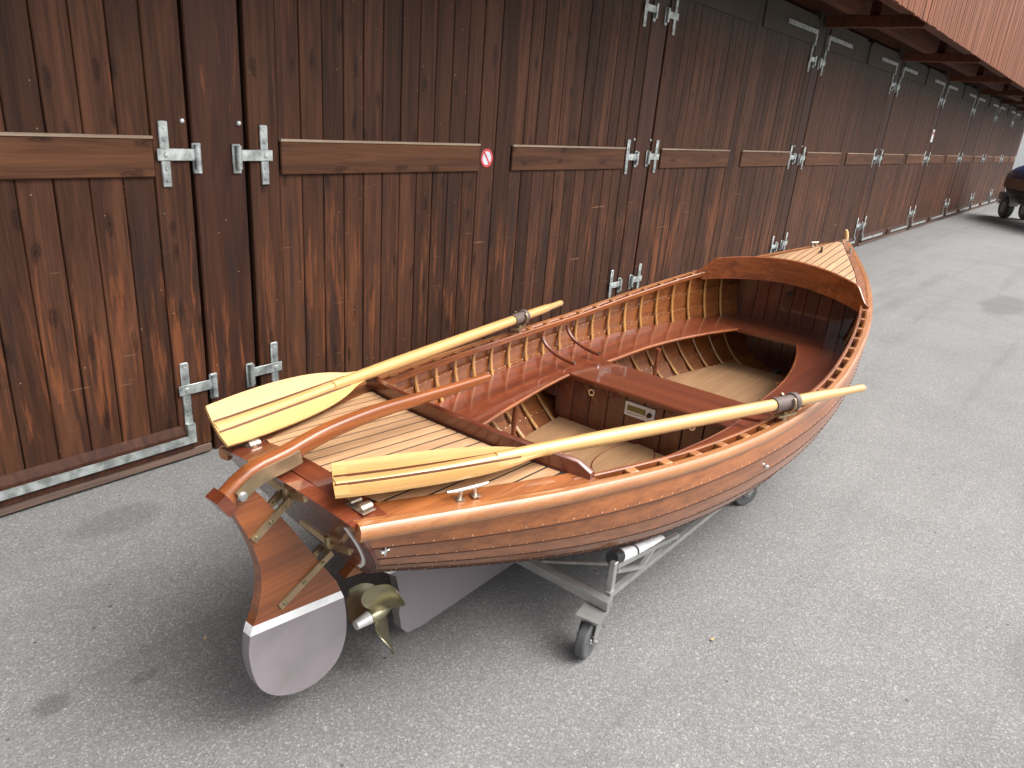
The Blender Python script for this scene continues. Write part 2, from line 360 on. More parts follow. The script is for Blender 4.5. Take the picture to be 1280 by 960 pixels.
# dark room behind, lintel, roof
mk('wall', box(post_x(KMIN)-1.9, post_x(KMAX)+.12, .16, .26, 0, 3.6), 'dark_inside', bh)
mk('lintel', box(post_x(KMIN)-1.9, post_x(KMAX)+.115, .08, .155, 2.80, 3.2), 'eave_wood', bh)
XA, XB = post_x(KMIN)-1.9, post_x(KMAX)+.12
def half_hinge(lower=0, upper=0, inward=1):
    """strap hinge; strap at x=0 on the leaf, plate towards -x*inward on the post"""
    s = inward; parts = []
    parts.append(box(-.019, .019, -.010, 0, -.125, .125, .004))
    parts.append(box(min(-.13*s, .035*s), max(-.13*s, .035*s), -.016, -.0105, -.023, .023, .002))
    parts.append(box(min(-.150*s, -.112*s), max(-.150*s, -.112*s), -.006, .004, -.075, .045, .003))
    parts.append(tube((-.128*s, -.017, -.055), (-.128*s, -.017, .04), .0125, 10))
    parts.append(lathe([(0, -.022), (.009, -.021), (.012, -.016)], 8, 'Y'))
    for z in (-.1, -.055, .055, .1): parts.append(lathe([(0, -.014), (.005, -.013), (.006, -.010)], 6, 'Y', (0, 0, z)))
    if lower:
        parts.append(box(-.018, .018, -.0095, -.001, -.235, -.124)); a, b = sorted((-.018*s, 1.25*s)); parts.append(box(a, b, -.0285, -.0215, -.252, -.216)); parts.append(box(-.0182, .0182, -.0287, -.0005, -.252, -.160))
    if upper:
        parts.append(box(-.018, .018, -.0095, -.001, .124, .262)); a, b = sorted((-.018*s, .85*s)); parts.append(box(a, b, -.0285, -.0215, .235, .275)); parts.append(box(-.0182, .0182, -.0287, -.0005, .130, .2752))
    return join(*parts)
HM = {}
for s in (1, -1):
    for nm, kw in (('mid', {}), ('low', {'lower': 1}), ('up', {'upper': 1})): HM[s, nm] = mesh('hinge', *half_hinge(inward=s, **kw), 40)
LW = (PER-2*PW)/2-.02-.003          # leaf width
ST = .145; NPL = 11; PLW = (LW-2*ST)/NPL
pl_up = mesh('plank', *box(-PLW/2+.0018, PLW/2-.0018, 0, .022, 1.38, 2.50, .0035)); pl_lo = mesh('plank', *box(-PLW/2+.0018, PLW/2-.0018, 0, .022, .13, 1.26, .0035))
stile_me = mesh('stile', *box(0, ST, -.004, .024, .05, 2.72, .004))
def chamf(x0, x1, y0, y1, z0, z1, c):
    return prism([(x0, z0), (x1, z0), (x1, z1-c), (x1-c, z1), (x0+c, z1), (x0, z1-c)], y0, y1)
top_me = mesh('top_rail', *chamf(ST-.05, LW-ST+.05, -.020, .0, 2.47, 2.735, .06))
rail_me = mesh('middle_rail', *join(box(ST+.002, LW-ST-.002, -.017, -.0018, 1.244, 1.386, .004)))
drip_me = mesh('drip_strip', *box(ST+.002, LW-ST-.002, -.020, -.0018, 1.3865, 1.397))
bot_me = mesh('bottom_rail', *([(ST-.06, -.02, .135), (LW-ST+.06, -.02, .135), (ST-.06, -.003, .172), (LW-ST+.06, -.003, .172), (ST-.06, -.02, .055), (LW-ST+.06, -.02, .055), (ST-.06, -.003, .055), (LW-ST+.06, -.003, .055)], [(0, 1, 3, 2), (0, 4, 5, 1), (4, 6, 7, 5), (2, 3, 7, 6), (0, 2, 6, 4), (1, 5, 7, 3)]))
weather_me = mesh('weather_board', *box(.004, LW-.004, -.012, .02, .012, .0495, .003))
back_me = mesh('door', *box(.004, LW-.004, .0265, .05, .012, 2.70))
def far_planks(z0, z1):
    vs = [box(ST+PLW*i+.0018, ST+PLW*(i+1)-.0018, random.uniform(-.001, .0015), .022, z0, z1) for i in range(NPL)]
    return join(*vs)
far_me = mesh('planking', *join(far_planks(1.38, 2.5), far_planks(.13, 1.26)))
stud_me = mesh('stud', *lathe([(0, -.012), (.008, -.010), (.011, -.004), (.011, .002)], 8, 'Y'))
for k in range(KMIN-1, KMAX):
    xl = post_x(k)+PW+.02; xr = post_x(k+1)-PW-.02
    for side in (0, 1):
        if k == KMIN-1 and side == 0: continue
        x0 = xl if side == 0 else xr-LW
        lf = link('door', back_me, 'dark_inside', bh, (x0, 0, 0))
        link('stile', stile_me, 'door_wood', lf, (0, 0, 0)); link('stile', stile_me, 'door_wood', lf, (LW-ST, random.uniform(-.002, .001), 0))
        if k <= 1:
            for i in range(NPL):
                xx = ST+PLW*(i+.5)
                link('plank', pl_up, 'door_wood', lf, (xx, random.uniform(-.0015, .002), 0)); link('plank', pl_lo, 'door_wood', lf, (xx, random.uniform(-.0015, .002), 0))
        else:
            stuff(link('planking', far_me, 'door_wood', lf))
        link('top_rail', top_me, 'door_wood', lf); link('middle_rail', rail_me, 'rail_wood', lf); link('drip_strip', drip_me, 'drip', lf)
        link('bottom_rail', bot_me, 'post_wood', lf); link('weather_board', weather_me, 'old_board', lf)
        # side 0 leaf hangs on the post to its left
        s = 1 if side == 0 else -1; hx = .07 if side == 0 else LW-.10
        for nm, z in (('low', .345), ('mid', 1.33), ('up', 2.33)): link('hinge', HM[s, nm], 'galvanised', lf, (hx+random.uniform(-.004, .004), -.005, z+random.uniform(-.006, .006)), (0, random.uniform(-.012, .012) if nm == 'mid' else 0, 0))
        if k < 4: link('stud', stud_me, 'galvanised', lf, ((-.045 if side == 0 else LW-.02), -.002, 1.455))
# eave: ties across the overhang, purlins with rounded ends, soffit, fascia boards, roof
FY = 1.88-WY
tie_me = mesh('tie_beam', *box(-.05, .05, FY+.05, -.024, 2.66, 2.77, .006))
def purl(l):
    n = 8; p = [(0, 2.70), (l-.12, 2.70)]+[(l-.12+.12*math.sin(i/n*math.pi/2), 2.70+.12*(1-math.cos(i/n*math.pi/2))) for i in range(1, n+1)]+[(l, 2.92), (0, 2.92)]
    return prism(p, -.05, .05)
pur_me = mesh('purlin', *purl(PER-.62))
for k in range(KMIN-1, KMAX+1):
    if k >= KMIN: link('tie_beam', tie_me, 'eave_wood', bh, (post_x(k), 0, 0))
    if k < KMAX and k >= KMIN:
        for yy in (-.47, FY+.10): link('purlin', pur_me, 'eave_wood', bh, (post_x(k)+.07, yy, 0))
mk('soffit', box(XA, XB, FY+.06, .0795, 2.93, 2.96), 'eave_wood', bh)
fs = mk('fascia', box(XA, XB, FY+.02, FY+.05, 2.705, 4.1), 'dark_inside', bh)
bw = .105; nbd = int((XB-XA)/bw)
stuff(mk('cladding', join(*[box(XA+bw*i+.002, XA+bw*(i+1)-.010, FY+random.uniform(-.006, .0), FY+.0195, 2.68+random.uniform(-.004, .004), 4.1) for i in range(nbd)]), 'fascia_wood', fs))
mk('roof', ([(XA, FY-.1, 4.05), (XB, FY-.1, 4.05), (XB, 6.5, 6.2), (XA, 6.5, 6.2), (XA, FY-.1, 4.12), (XB, FY-.1, 4.12), (XB, 6.5, 6.27), (XA, 6.5, 6.27)], [(0, 1, 2, 3), (4, 5, 6, 7), (0, 1, 5, 4), (1, 2, 6, 5), (2, 3, 7, 6), (3, 0, 4, 7)]), 'roof_tile', bh)
mk('end_wall', box(XB-.1, XB, .262, 6.2, 0, 4.0), 'post_wood', bh)
# round no-parking disc
def disc(r0, r1, y0, y1, n=28):
    V = []; F = []
    for i in range(n):
        a = 2*math.pi*i/n; c, s = math.cos(a), math.sin(a)
        V += [(r0*c, y0, r0*s), (r1*c, y0, r1*s), (r0*c, y1, r0*s), (r1*c, y1, r1*s)]
    for i in range(n):
        a, b = 4*i, 4*((i+1) % n); F += [(a, a+1, b+1, b), (a+2, b+2, b+3, a+3), (a+1, a+3, b+3, b+1), (a, b, b+2, a+2)]
    return V, F
ns = empty('no_parking_sign', 'small round sign with red rim and red slash stuck on the door meeting stile', 'sign', (3.335, WY-.0045, 1.318))
mk('plate', lathe([(0, -.003), (.052, -.003), (.052, 0), (0, 0)], 28, 'Y'), 'sign_white', ns)
mk('rim', disc(.039, .0525, -.0045, -.0031), 'sign_red', ns)
v, f = box(-.0055, .0055, -.0044, -.0031, -.040, .040); a = R_(38)
mk('slash', ([(x*math.cos(a)+z*math.sin(a)*-1, y, -x*math.sin(a)*-1+z*math.cos(a)) for x, y, z in v], f), 'sign_red', ns)
nt_ = empty('paper_notice', 'small white notice fixed to a boathouse post far along the wall', 'sign', (post_x(4)+.03, WY-.004, 1.73))
mk('sheet', box(-.075, .075, -.004, 0, -.11, .11), 'plaster_white', nt_); mk('heading', box(-.055, .055, -.0055, -.0042, .02, .07), 'sign_red', nt_)

# ------------------------------------------------------------------ far end: white house and covered boat on trailer
wh = empty('white_house', 'white plastered house glimpsed past the far end of the boathouse', 'building', (52, 6, 0))
mk('wall', box(-1, 9, -14, 14, 0, 6), 'plaster_white', wh)
mk('roof', prism([(-1.7, 6.001), (9.7, 6.001), (4, 9.2)], -14.6, 14.6), 'roof_tile', wh)
wm = mesh('window', *join(box(-.06, 0, -.6, .6, 0, .07), box(-.06, 0, -.6, .6, 1.33, 1.4), box(-.06, 0, -.6, -.52, .07, 1.33), box(-.06, 0, .52, .6, .07, 1.33), box(-.05, 0, -.03, .03, .07, 1.33))); gm = mesh('pane', *box(-.02, .0, -.519, .519, .071, 1.329))
for zz in (1.2, 3.9):
    for yy in (-11, -7.5, -4, 3.2, 7, 11):
        w_ = link('window', wm, 'grey_steel', wh, (-1.002, yy, zz)); link('pane', gm, 'window_glass', w_)
cb = empty('covered_boat', 'boat under dark blue cover with brown side stripe, parked near the boathouse end', 'boat', (22.6, 2.06, 0), R_(-150))
def hullcov():
    rows = []; 
    for i in range(15):
        x = i*.32; w = .95*min(1, (x/1.7))**.62+.02; zs = 1.12-.05*x/4.5
        rows.append((x, w, zs))
    return rows
hc = hullcov()
def ring(fn): return slabless([[fn(x, w, z, a) for a in np.linspace(-1, 1, 17)] for x, w, z in hc])
def slabless(gr):
    nr, nc = len(gr), len(gr[0]); V = [p for r in gr for p in r]; F = [(i*nc+j, i*nc+j+1, (i+1)*nc+j+1, (i+1)*nc+j) for i in range(nr-1) for j in range(nc-1)]
    F.append(tuple((nr-1)*nc+j for j in range(nc))); F.append(tuple(range(nc))[::-1]); return V, F
mk('cover', ring(lambda x, w, z, a: (x, w*math.sin(a*math.pi/2), z-.10+(.08+.36*min(1, x/1.8))*math.cos(a*math.pi/2)**.8)), 'tarp_blue', cb, 50)
mk('stripe', ring(lambda x, w, z, a: (x+.03, (w-.015)*a, z-.10 if abs(a) < .95 else z-.32)) if False else join(*[sweep([(x+.02, s*(w+.008), z-.21) for x, w, z in hc], rect(.02, .22)) for s in (-1, 1)]), 'hull_brown', cb)
mk('hull', ring(lambda x, w, z, a: (x+.06, w*.97*math.copysign(abs(math.sin(a*math.pi/2))**.7, a), z-.2-(.42)*max(0, math.cos(a*math.pi/2))**.6)), 'hull_dark', cb, 40)
tr = empty('boat_trailer', 'grey boat trailer with black tyres under the blue covered boat', 'trailer', (22.6, 2.06, 0), R_(-150))
mk('frame', join(box(.2, 4.6, -.06, .06, .40, .50), box(.4, .5, -.3, .3, .36, .44), box(3.2, 3.3, -.3, .3, .36, .44), box(.36, .54, -.46, -.36, .44, .62), box(.36, .54, .36, .46, .44, .62)), 'grey_steel', tr)
wl_me = mesh('wheel', *lathe([(.13, -.075), (.235, -.08), (.262, -.05), (.262, .05), (.235, .08), (.13, .075)], 28, 'Y'), 40); rim_me = mesh('rim', *lathe([(.0, -.088), (.05, -.09), (.12, -.078), (.132, -.085), (.132, .085), (.12, .078), (.05, .09), (0, .088)], 20, 'Y'), 30)
for x in (.45, 3.25):
    for y in (-.24, .24):
        w_ = link('wheel', wl_me, 'rubber', tr, (x, y, .262)); link('rim', rim_me, 'grey_steel', w_)
        mk('mudguard', sweep([(x+.33*math.cos(a_), y, .262+.33*math.sin(a_)) for a_ in np.linspace(.25, 2.9, 10)], rect(.2, .012), (0, 1e-3, 1)) if False else slab([[(x+.32*math.cos(a_), y+q, .262+.32*math.sin(a_)) for q in (-.1, .1)] for a_ in np.linspace(.2, 2.94, 10)], .012), 'plaster_white', tr)

# ================================================================== the dinghy
BX, BY, BT = .864, 1.324, R_(.74)
bt = empty('wooden_dinghy', 'varnished clinker built mahogany rowing dinghy with planked decks standing on a trolley', 'boat', (BX, BY, 0), BT)
Bf = pch([0, .635, 1.1, 1.71, 2.2, 2.7, 3.28, 3.8, 4.25, 4.6], [.252, .468, .576, .649, .658, .616, .511, .355, .17, .012])
ZSf = pch([0, .635, 1.1, 1.71, 2.2, 2.7, 3.28, 3.8, 4.25, 4.6], [.735, .684, .65, .627, .632, .677, .745, .809, .866, .911])
ZKf = pch([0, .6, 1.0, 1.6, 2.3, 3.0, 3.7, 4.1, 4.35, 4.6], [.40, .265, .18, .13, .115, .115, .14, .2, .30, .44])
E1f = pch([0, .3, .6, 1.2, 2.2, 3.2, 4, 4.6], [1.35, .85, .62, .5, .45, .55, .85, 1.1])
KBf = pch([0, .4, 1.2, 2.2, 3.2, 4, 4.6], [0, .06, .06, .055, .04, 0., 0.])
E2f = pch([0, .5, 1.2, 2.2, 3.2, 4, 4.6], [.95, 1.05, 1.25, 1.3, 1.2, 1.05, 1.])
RAKE = .625
def hp(s, t):
    ph = t*math.pi/2; b, zs, zk = Bf(s), ZSf(s), ZKf(s)
    y = b*max(math.cos(ph), 1e-9)**E1f(s)*(1+KBf(s)*math.sin(max(0, min(1, t*1.6))*math.pi)); z = zs-(zs-zk)*max(0, math.sin(ph))**E2f(s)
    x = s+RAKE*(zs-z)*max(0, 1-s/1.6); w = max(0, (s-3.4)/1.2); x -= w*w*.42*((zs-z)/.46)**2.2 if zs > z else 0
    return np.array([x, y, z])
def nrm(s, t):
    a = hp(min(s+.01, 4.6), t)-hp(max(s-.01, 0), t); t0, t1 = max(t-.01, .001), min(t+.01, .995); b = hp(s, t1)-hp(s, t0)
    n_ = np.cross(a, b); n_ /= np.linalg.norm(n_)+1e-12
    return n_ if n_[1] > 0 or (n_[2] < 0 and abs(n_[1]) < .2) else -n_
def hy(x, z):
    """inner half breadth of the hull at x, z"""
    s = x
    for _ in range(12):
        s = min(max(s, 0), 4.6); lo, hi = 0., 1.
        for _ in range(22):
            m = (lo+hi)/2
            if hp(s, m)[2] > z: lo = m
            else: hi = m
        p = hp(s, lo); s -= (p[0]-x)
    return max(0.005, p[1]-.012)
# strake boundaries: equal girth amidships, three narrower ones at the top
NT_ = 400; ts = np.linspace(0, 1, NT_); gp = [hp(2.2, t)[1:] for t in ts]; L_ = np.concatenate([[0], np.cumsum([np.linalg.norm(gp[i+1]-gp[i]) for i in range(NT_-1)])])
wts = [.085, .075, .078, .09, .1, .1, .105, .105, .11, .12]; cw = np.concatenate([[0], np.cumsum(wts)])/sum(wts)*L_[-1]
TJ = [float(np.interp(c, L_, ts)) for c in cw]
SS = np.concatenate([np.linspace(0, .6, 9), np.linspace(.7, 3.6, 30), np.linspace(3.68, 4.6, 14)])
LAP = .0125; THK = .010
def strake_pt(s, j, w, inner=False):
    t0, t1 = TJ[j], min(TJ[j+1]+.012, .992)
    t = t0+(t1-t0)*w; p = hp(s, t)
    fade = min(1, s/.25+.25)*min(1, (4.6-s)/.5)
    n_ = nrm(s, t); q = p+n_*(LAP*w*fade)
    if inner: q = q-n_*THK
    q[1] = max(q[1], .004); return q
planks = {}
for sg in (-1, 1):
    for j in range(len(TJ)-1):
        V = []; F = []; WN = 4
        for s in SS:
            for w in np.linspace(0, 1, WN): V.append(strake_pt(s, j, w)*[1, sg, 1])
            for w in np.linspace(1, 0, WN): V.append(strake_pt(s, j, w, True)*[1, sg, 1])
        k = 2*WN
        for i in range(len(SS)-1):
            for q in range(k): a, b = i*k+q, i*k+(q+1) % k; F.append((a, b, b+k, a+k))
        F.append(tuple(range(k))); F.append(tuple(range((len(SS)-1)*k, len(SS)*k)))
        planks[sg, j] = mk('plank', (V, F), 'hull_painted' if j >= 5 else 'hull_mahogany', bt, 35)
        if j >= 5:
            me_ = planks[sg, j].data; me_.materials.append(MATS['hull_mahogany'])
            for i_, p_ in enumerate(me_.polygons):
                if i_ % k >= WN and i_ < k*(len(SS)-1): p_.material_index = 1
        if j < len(TJ)-2: mk('seam_shade', sweep([(strake_pt(s, j, 1.)+nrm(s, TJ[j+1])*.0002+np.array([0, 0, -.0005]))*[1, sg, 1] for s in SS[:-1]], rect(.0022, .0030)), 'seam_shade_dark', planks[sg, j])  # dark strip: plank joint with the shadow under the lap painted in
        # copper rivets along the lap
        V = []; F = []
        if j < len(TJ)-2:
            for s in np.arange(.05, 4.4, .0483):
                w = .93; t = TJ[j]+(min(TJ[j+1]+.012, .992)-TJ[j])*w
                n_ = nrm(s, t)*[1, sg, 1]; p = strake_pt(s, j, w)*[1, sg, 1]; pi_ = strake_pt(s, j+1, .06, True)*[1, sg, 1]
                e1 = np.array([1., 0, 0]); e2 = np.cross(n_, e1)
                for base, dr in ((p, 1), (pi_, -1)):
                    r_ = .0032; kk = len(V); V.append(base+n_*dr*.0022)
                    for a in range(5): V.append(base+(e1*math.cos(a*1.2566)+e2*math.sin(a*1.2566))*r_+n_*dr*.0002)
                    F += [(kk, kk+1+a, kk+1+(a+1) % 5) for a in range(5)]
            stuff(mk('rivets', (V, F), 'copper', planks[sg, j], 60))
# ribs
for sg in (-1, 1):
    for s in np.arange(.36, 3.66, .145):
        pts = []; 
        for t in np.concatenate([np.linspace(.03, .45, 12), np.linspace(.5, .97, 12)]):
            n_ = nrm(s, t); p = hp(s, t)-n_*(.0155); pts.append(p*[1, sg, 1])
        mk('rib', sweep(pts, rrect(.010, .017, .003) if False else rrect(.017, .011, .0035), (1, 0, 0)) if False else sweep(pts, rrect(.0115, .018, .0035), (1, 0.0, 0.0)), 'ash', bt, 40)
# transom: raked board with rounded edge
def transom_poly(off, shrink):
    P = []
    for t in np.linspace(0, 1, 22): p = hp(0, t); P.append((p[0]+off, max(0, p[1]-shrink), p[2]))
    top = [(p0 + off, y, z) for p0, y, z in [(-RAKE*(.735+.028*(1-(y/.252)**2)-.735), y, .735+.028*(1-(y/.252)**2)) for y in np.linspace(.24, 0, 9)]]
    half = [P[i] for i in range(len(P))][::-1]
    right = half+top
    return right+[(x, -y, z) for x, y, z in right[::-1][1:] if y > 1e-6]
A_ = transom_poly(-.012, -.006); C_ = transom_poly(.03, .004); n = len(A_)
mk('transom', (A_+C_, [tuple(range(n)), tuple(range(n, 2*n))[::-1]]+[(i, (i+1) % n, n+(i+1) % n, n+i) for i in range(n)]), 'red_mahogany', bt)
for sg in (-1, 1):
    V = []
    pts = [hp(0, t)*[1, sg, 1]+np.array([-.0135, -sg*.04, 0]) for t in np.linspace(.06, .62, 14)]
    if sg < 0: mk('edge_line', sweep(pts, rect(.002, .009), (0, 1, 0)), 'stripe_white', bt)  # thin white strip down the starboard transom edge only
# stem: curved post, pale head
stem = [hp(4.6, t)*[1, 0, 1]+np.array([.012, 0, 0]) for t in np.linspace(1, 0, 16)]
stem[-1] = stem[-1]+np.array([0, 0, .004])
mk('stem', sweep(stem, rrect(.034, .05, .008), (0, 1, 0)) if False else sweep(stem, rrect(.05, .034, .008), (0, 1, 0)), 'mahogany', bt, 40)
sp0 = stem[-1]
mk('stem_head', sweep([sp0+np.array([-.005, 0, -.01]), sp0+np.array([-.015, 0, .03]), sp0+np.array([-.035, 0, .06]), sp0+np.array([-.05, 0, .078])], rrect(.034, .03, .008), (0, 1, 0), [1.05, 1., .8, .4]), 'cream_wood', bt, 50)
# rub rails, sheer edge, inwales, spacer blocks
SR = np.linspace(0.0, 4.585, 70)
for sg in (-1, 1):
    pa = [(s, sg*(Bf(s)+.012), ZSf(s)-.020) for s in SR]
    mk('rub_rail', sweep(pa, [(-.013, -.020), (.006, -.020), (.014, -.013), (.017, 0), (.014, .013), (.006, .020), (-.013, .020)] if sg < 0 else [(.013, -.020), (.013, .020), (-.006, .020), (-.014, .013), (-.017, 0), (-.014, -.013), (-.006, -.020)]), 'rail_mahogany', bt, 40)
    SI = np.linspace(.60, 3.36, 46)
    mk('inwale', sweep([(s, sg*(Bf(s)-.036), ZSf(s)-.010) for s in SI], rrect(.014, .026, .003)), 'mahogany', bt, 40)
    for s in np.arange(.796, 3.3, .145):
        ang = math.atan2(Bf(s+.05)-Bf(s-.05), .1)*sg
        mk('spacer_block', box(-.018, .018, -.0135, .0135, -.012, .012, .002), 'rail_mahogany', bt, 0, (s, sg*(Bf(s)-.0145), ZSf(s)-.0105), (0, 0, ang))
# ---------------- decks
def dz(s, y, cam_=.030): b = max(Bf(s), .02); return ZSf(s)-.004+cam_*(1-min(1, (y/b)**2))
def aft_front(y): return .655-.10*(1-(y/.47)**2)
def fore_aft(y): return 3.30+.20*(1-min(1, (y/.51)**2))**.9
def deck_base(name, s0f, s1f, mat, parent):
    gr = []
    for q in np.linspace(0, 1, 14):
        row = []
        for a in np.linspace(-1, 1, 17):
            # iterate so that y follows the sheer
            s = .5*(s0f(0)+s1f(0)); 
            for _ in range(6): y = a*(Bf(s)-.012); s = s0f(y)+(s1f(y)-s0f(y))*q
            row.append((s, y, dz(s, y)-.0006))
        gr.append(row)
    return mk(name, slab(gr, .012), mat, parent, 40)
def inside_range(y, lo, hi, m):
    """stations in [lo,hi] where |y| < B-m"""
    ss = [s for s in np.linspace(lo, hi, 121) if Bf(s)-m >= abs(y)]
    return (ss[0], ss[-1]) if len(ss) > 3 else None
def deck_planks(parent, y_w, lo_f, hi_f, marg, nmax):
    for i in range(-nmax, nmax+1):
        yc = i*y_w; ya, yb = yc-y_w/2+.0034, yc+y_w/2-.0034
        ra, rb = inside_range(ya, lo_f(ya), hi_f(ya), marg), inside_range(yb, lo_f(yb), hi_f(yb), marg)
        if not ra or not rb: continue
        gr = [[(s_, y_, dz(s_, y_)+.001) for y_, s_ in ((ya, ra[0]+(ra[1]-ra[0])*q), ((ya+yb)/2, (ra[0]+rb[0])/2+((ra[1]+rb[1])/2-(ra[0]+rb[0])/2)*q), (yb, rb[0]+(rb[1]-rb[0])*q))] for q in np.linspace(0, 1, 9)]
        mk('deck_plank', slab(gr, .004), 'teak', parent, 40)
ad = deck_base('aft_deck', lambda y: .022, aft_front, 'caulk', bt)
deck_planks(ad, .0405, lambda y: .085, lambda y: aft_front(y)-.02, .066, 12)
fd = deck_base('foredeck', fore_aft, lambda y: 4.575, 'caulk', bt)
deck_planks(fd, .0455, lambda y: fore_aft(y)+.012, lambda y: 4.5, .058, 12)
def cover_board(s0, s1, sg, w, parent):
    gr = []
    for s in np.linspace(s0, s1, 22):
        b = Bf(s); gr.append([(s, sg*y, dz(s, y)+.002) for y in (b-.003, b-w*.5, max(b-w, .003))])
    mk('covering_board', slab(gr, .006), 'hull_mahogany', parent, 40)
for sg in (-1, 1): cover_board(.03, .66, sg, .063, ad); cover_board(3.34, 4.56, sg, .055, fd)
mk('transom_board', slab([[(.019+.062*q, y, dz(.05, y)+.0035) for y in np.linspace(-.24-.03*q, .24+.03*q, 13)] for q in (0, .5, 1)], .006), 'cross_mahogany', ad, 40)
# coaming across the front edge of the aft deck
ys = np.linspace(-.455, .455, 25)
V = []; F = []
for y in ys:
    s = aft_front(y); z = dz(s, y); e = min(1, (.455-abs(y))/.05+.25); h = .046*e**.5
    V += [(s-.011, y, z-.03), (s-.011, y, z+h-.004), (s-.006, y, z+h), (s+.006, y, z+h), (s+.011, y, z+h-.004), (s+.011, y, z-.045)]
for i in range(len(ys)-1):
    for q in range(6): a, b = i*6+q, i*6+(q+1) % 6; F.append((a, b, b+6, a+6))
F += [tuple(range(6)), tuple(range(len(V)-6, len(V)))]
mk('aft_coaming', (V, F), 'cross_mahogany', bt, 40)
# breakwater coaming of the foredeck
ys = np.linspace(-.512, .512, 61); V = []; F = []
for y in ys:
    s = fore_aft(y); z = dz(s, y); q = (.512-abs(y))/.512
    sm = min(1, max(0, (q-.03)/.17)); sm = sm*sm*(3-2*sm); h = .012+.066*sm+.018*(1-(y/.512)**2); lo = .012+.034*min(1, q/.1)
    V += [(s-.012, y, z-lo), (s-.012, y, z+h-.004), (s-.007, y, z+h), (s+.006, y, z+h), (s+.011, y, z+h-.004), (s+.011, y, z-.004)]
for i in range(len(ys)-1):
    for q in range(6): a, b = i*6+q, i*6+(q+1) % 6; F.append((a, b, b+6, a+6))
F += [tuple(range(6)), tuple(range(len(V)-6, len(V)))]
mk('fore_coaming', (V, F), 'coaming_mahogany', bt, 40)
# ---------------- interior
ZB = .462
yin = pch([.45, 1.0, 1.4, 1.82, 2.12, 2.6, 3.0, 3.32, 3.36], [.16, .285, .355, .402, .385, .36, .285, .185, .17])
for sg in (-1, 1):
    gr = []; ssn = np.concatenate([np.linspace(.45, 3.32, 44)])
    for s in ssn:
        o_ = hy(s, ZB-.01); i_ = min(yin(s), o_-.03)
        gr.append([(s, sg*y, ZB) for y in np.linspace(i_, o_, 6)])
    b_ = mk('side_bench', slab(gr, .022), 'red_mahogany', bt, 40)
    mk('nosing', sweep([(s, sg*(yin(s)-.004), ZB-.008) for s in ssn[1:]], circ(.0085, 8)), 'mahogany', b_, 50)
gr = [[(s, y, ZB-.001) for y in np.linspace(-hy(s, ZB-.01), hy(s, ZB-.01), 17)] for s in np.linspace(3.322, 3.68, 6)]
mk('bow_seat', slab(gr, .022), 'cross_mahogany', bt, 40)
th = mk('thwart', box(1.815, 2.125, -.405, .405, ZB-.021, ZB+.003, .005), 'cross_mahogany', bt)
# console under the thwart, built of upright boards
con = mk('console', box(1.862, 2.08, -.44, .44, .20, ZB-.024), 'dark_inside', bt)
for xa, xb, zt in ((1.846, 1.861, ZB-.0225), (2.081, 2.096, ZB-.024)):
    for i in range(12):
        y0 = -.57+.095*i; ym = max(abs(y0), abs(y0+.095)); z0 = .215
        while z0 < zt-.04 and hy((xa+xb)/2, z0) < ym: z0 += .01
        if z0 < zt-.04: mk('board', box(xa, xb, y0+.0015, y0+.0935, z0, zt, .0025), 'red_mahogany_upright', con)
ds = mk('display_panel', box(1.838, 1.8455, -.056, .094, .350, .416, .002), 'panel_white', bt)
mk('screen', box(1.8355, 1.8378, -.012, .080, .376, .402), 'screen_olive', ds)
mk('dial', lathe([(0, 1.826), (.010, 1.827), (.012, 1.8378)], 14, 'X', (0, -.032, .384)), 'black_plastic', ds, 40)
mk('bracket', box(1.838, 1.8455, -.03, -.02, .335, .3495), 'panel_white', ds)
for k_, w_ in ((.366, .085), (.361, .06)): mk('caption_line', box(1.8372, 1.8379, .08-w_, .08, k_, k_+.0016), 'rubber', ds)
for y in (.276, -.233):
    k_ = mk('socket', lathe([(.009, 1.839), (.0175, 1.839), (.0175, 1.8455), (.009, 1.8455)], 18, 'X', (0, y, .398)), 'chrome', bt, 40)
    mk('hole', lathe([(0, 1.8375), (.0098, 1.8375), (.0098, 1.8457)], 14, 'X', (0, y, .398)), 'black_plastic', k_)
ZF = .222
def floor(s0, s1, z, inset, name, cut=0):
    gr = []
    for s in np.linspace(s0, s1, 18):
        w = max(.04, hy(s, z)-inset); gr.append([(s, y, z) for y in np.linspace(-w, w, 11)])
    return mk(name, slab(gr, .014), 'oak_floor', bt)
fl = floor(.82, 1.842, ZF, .045, 'floorboard')
floor(2.10, 3.45, .205, .05, 'floorboard')
# raised oval hatch in the aft floor
ov = [(1.66+.20*math.cos(a), -.03+.10*math.sin(a)) for a in np.linspace(0, 2*math.pi, 40, endpoint=False)]
mk('hatch', prismz(ov, ZF+.0005, ZF+.006), 'oak_floor', fl)
mk('hatch_groove', join(*[sweep([(1.66+.203*math.cos(a), -.03+.103*math.sin(a), ZF+.0025) for a in np.linspace(0, 2*math.pi, 41)], rect(.004, .005))]), 'red_mahogany', fl)
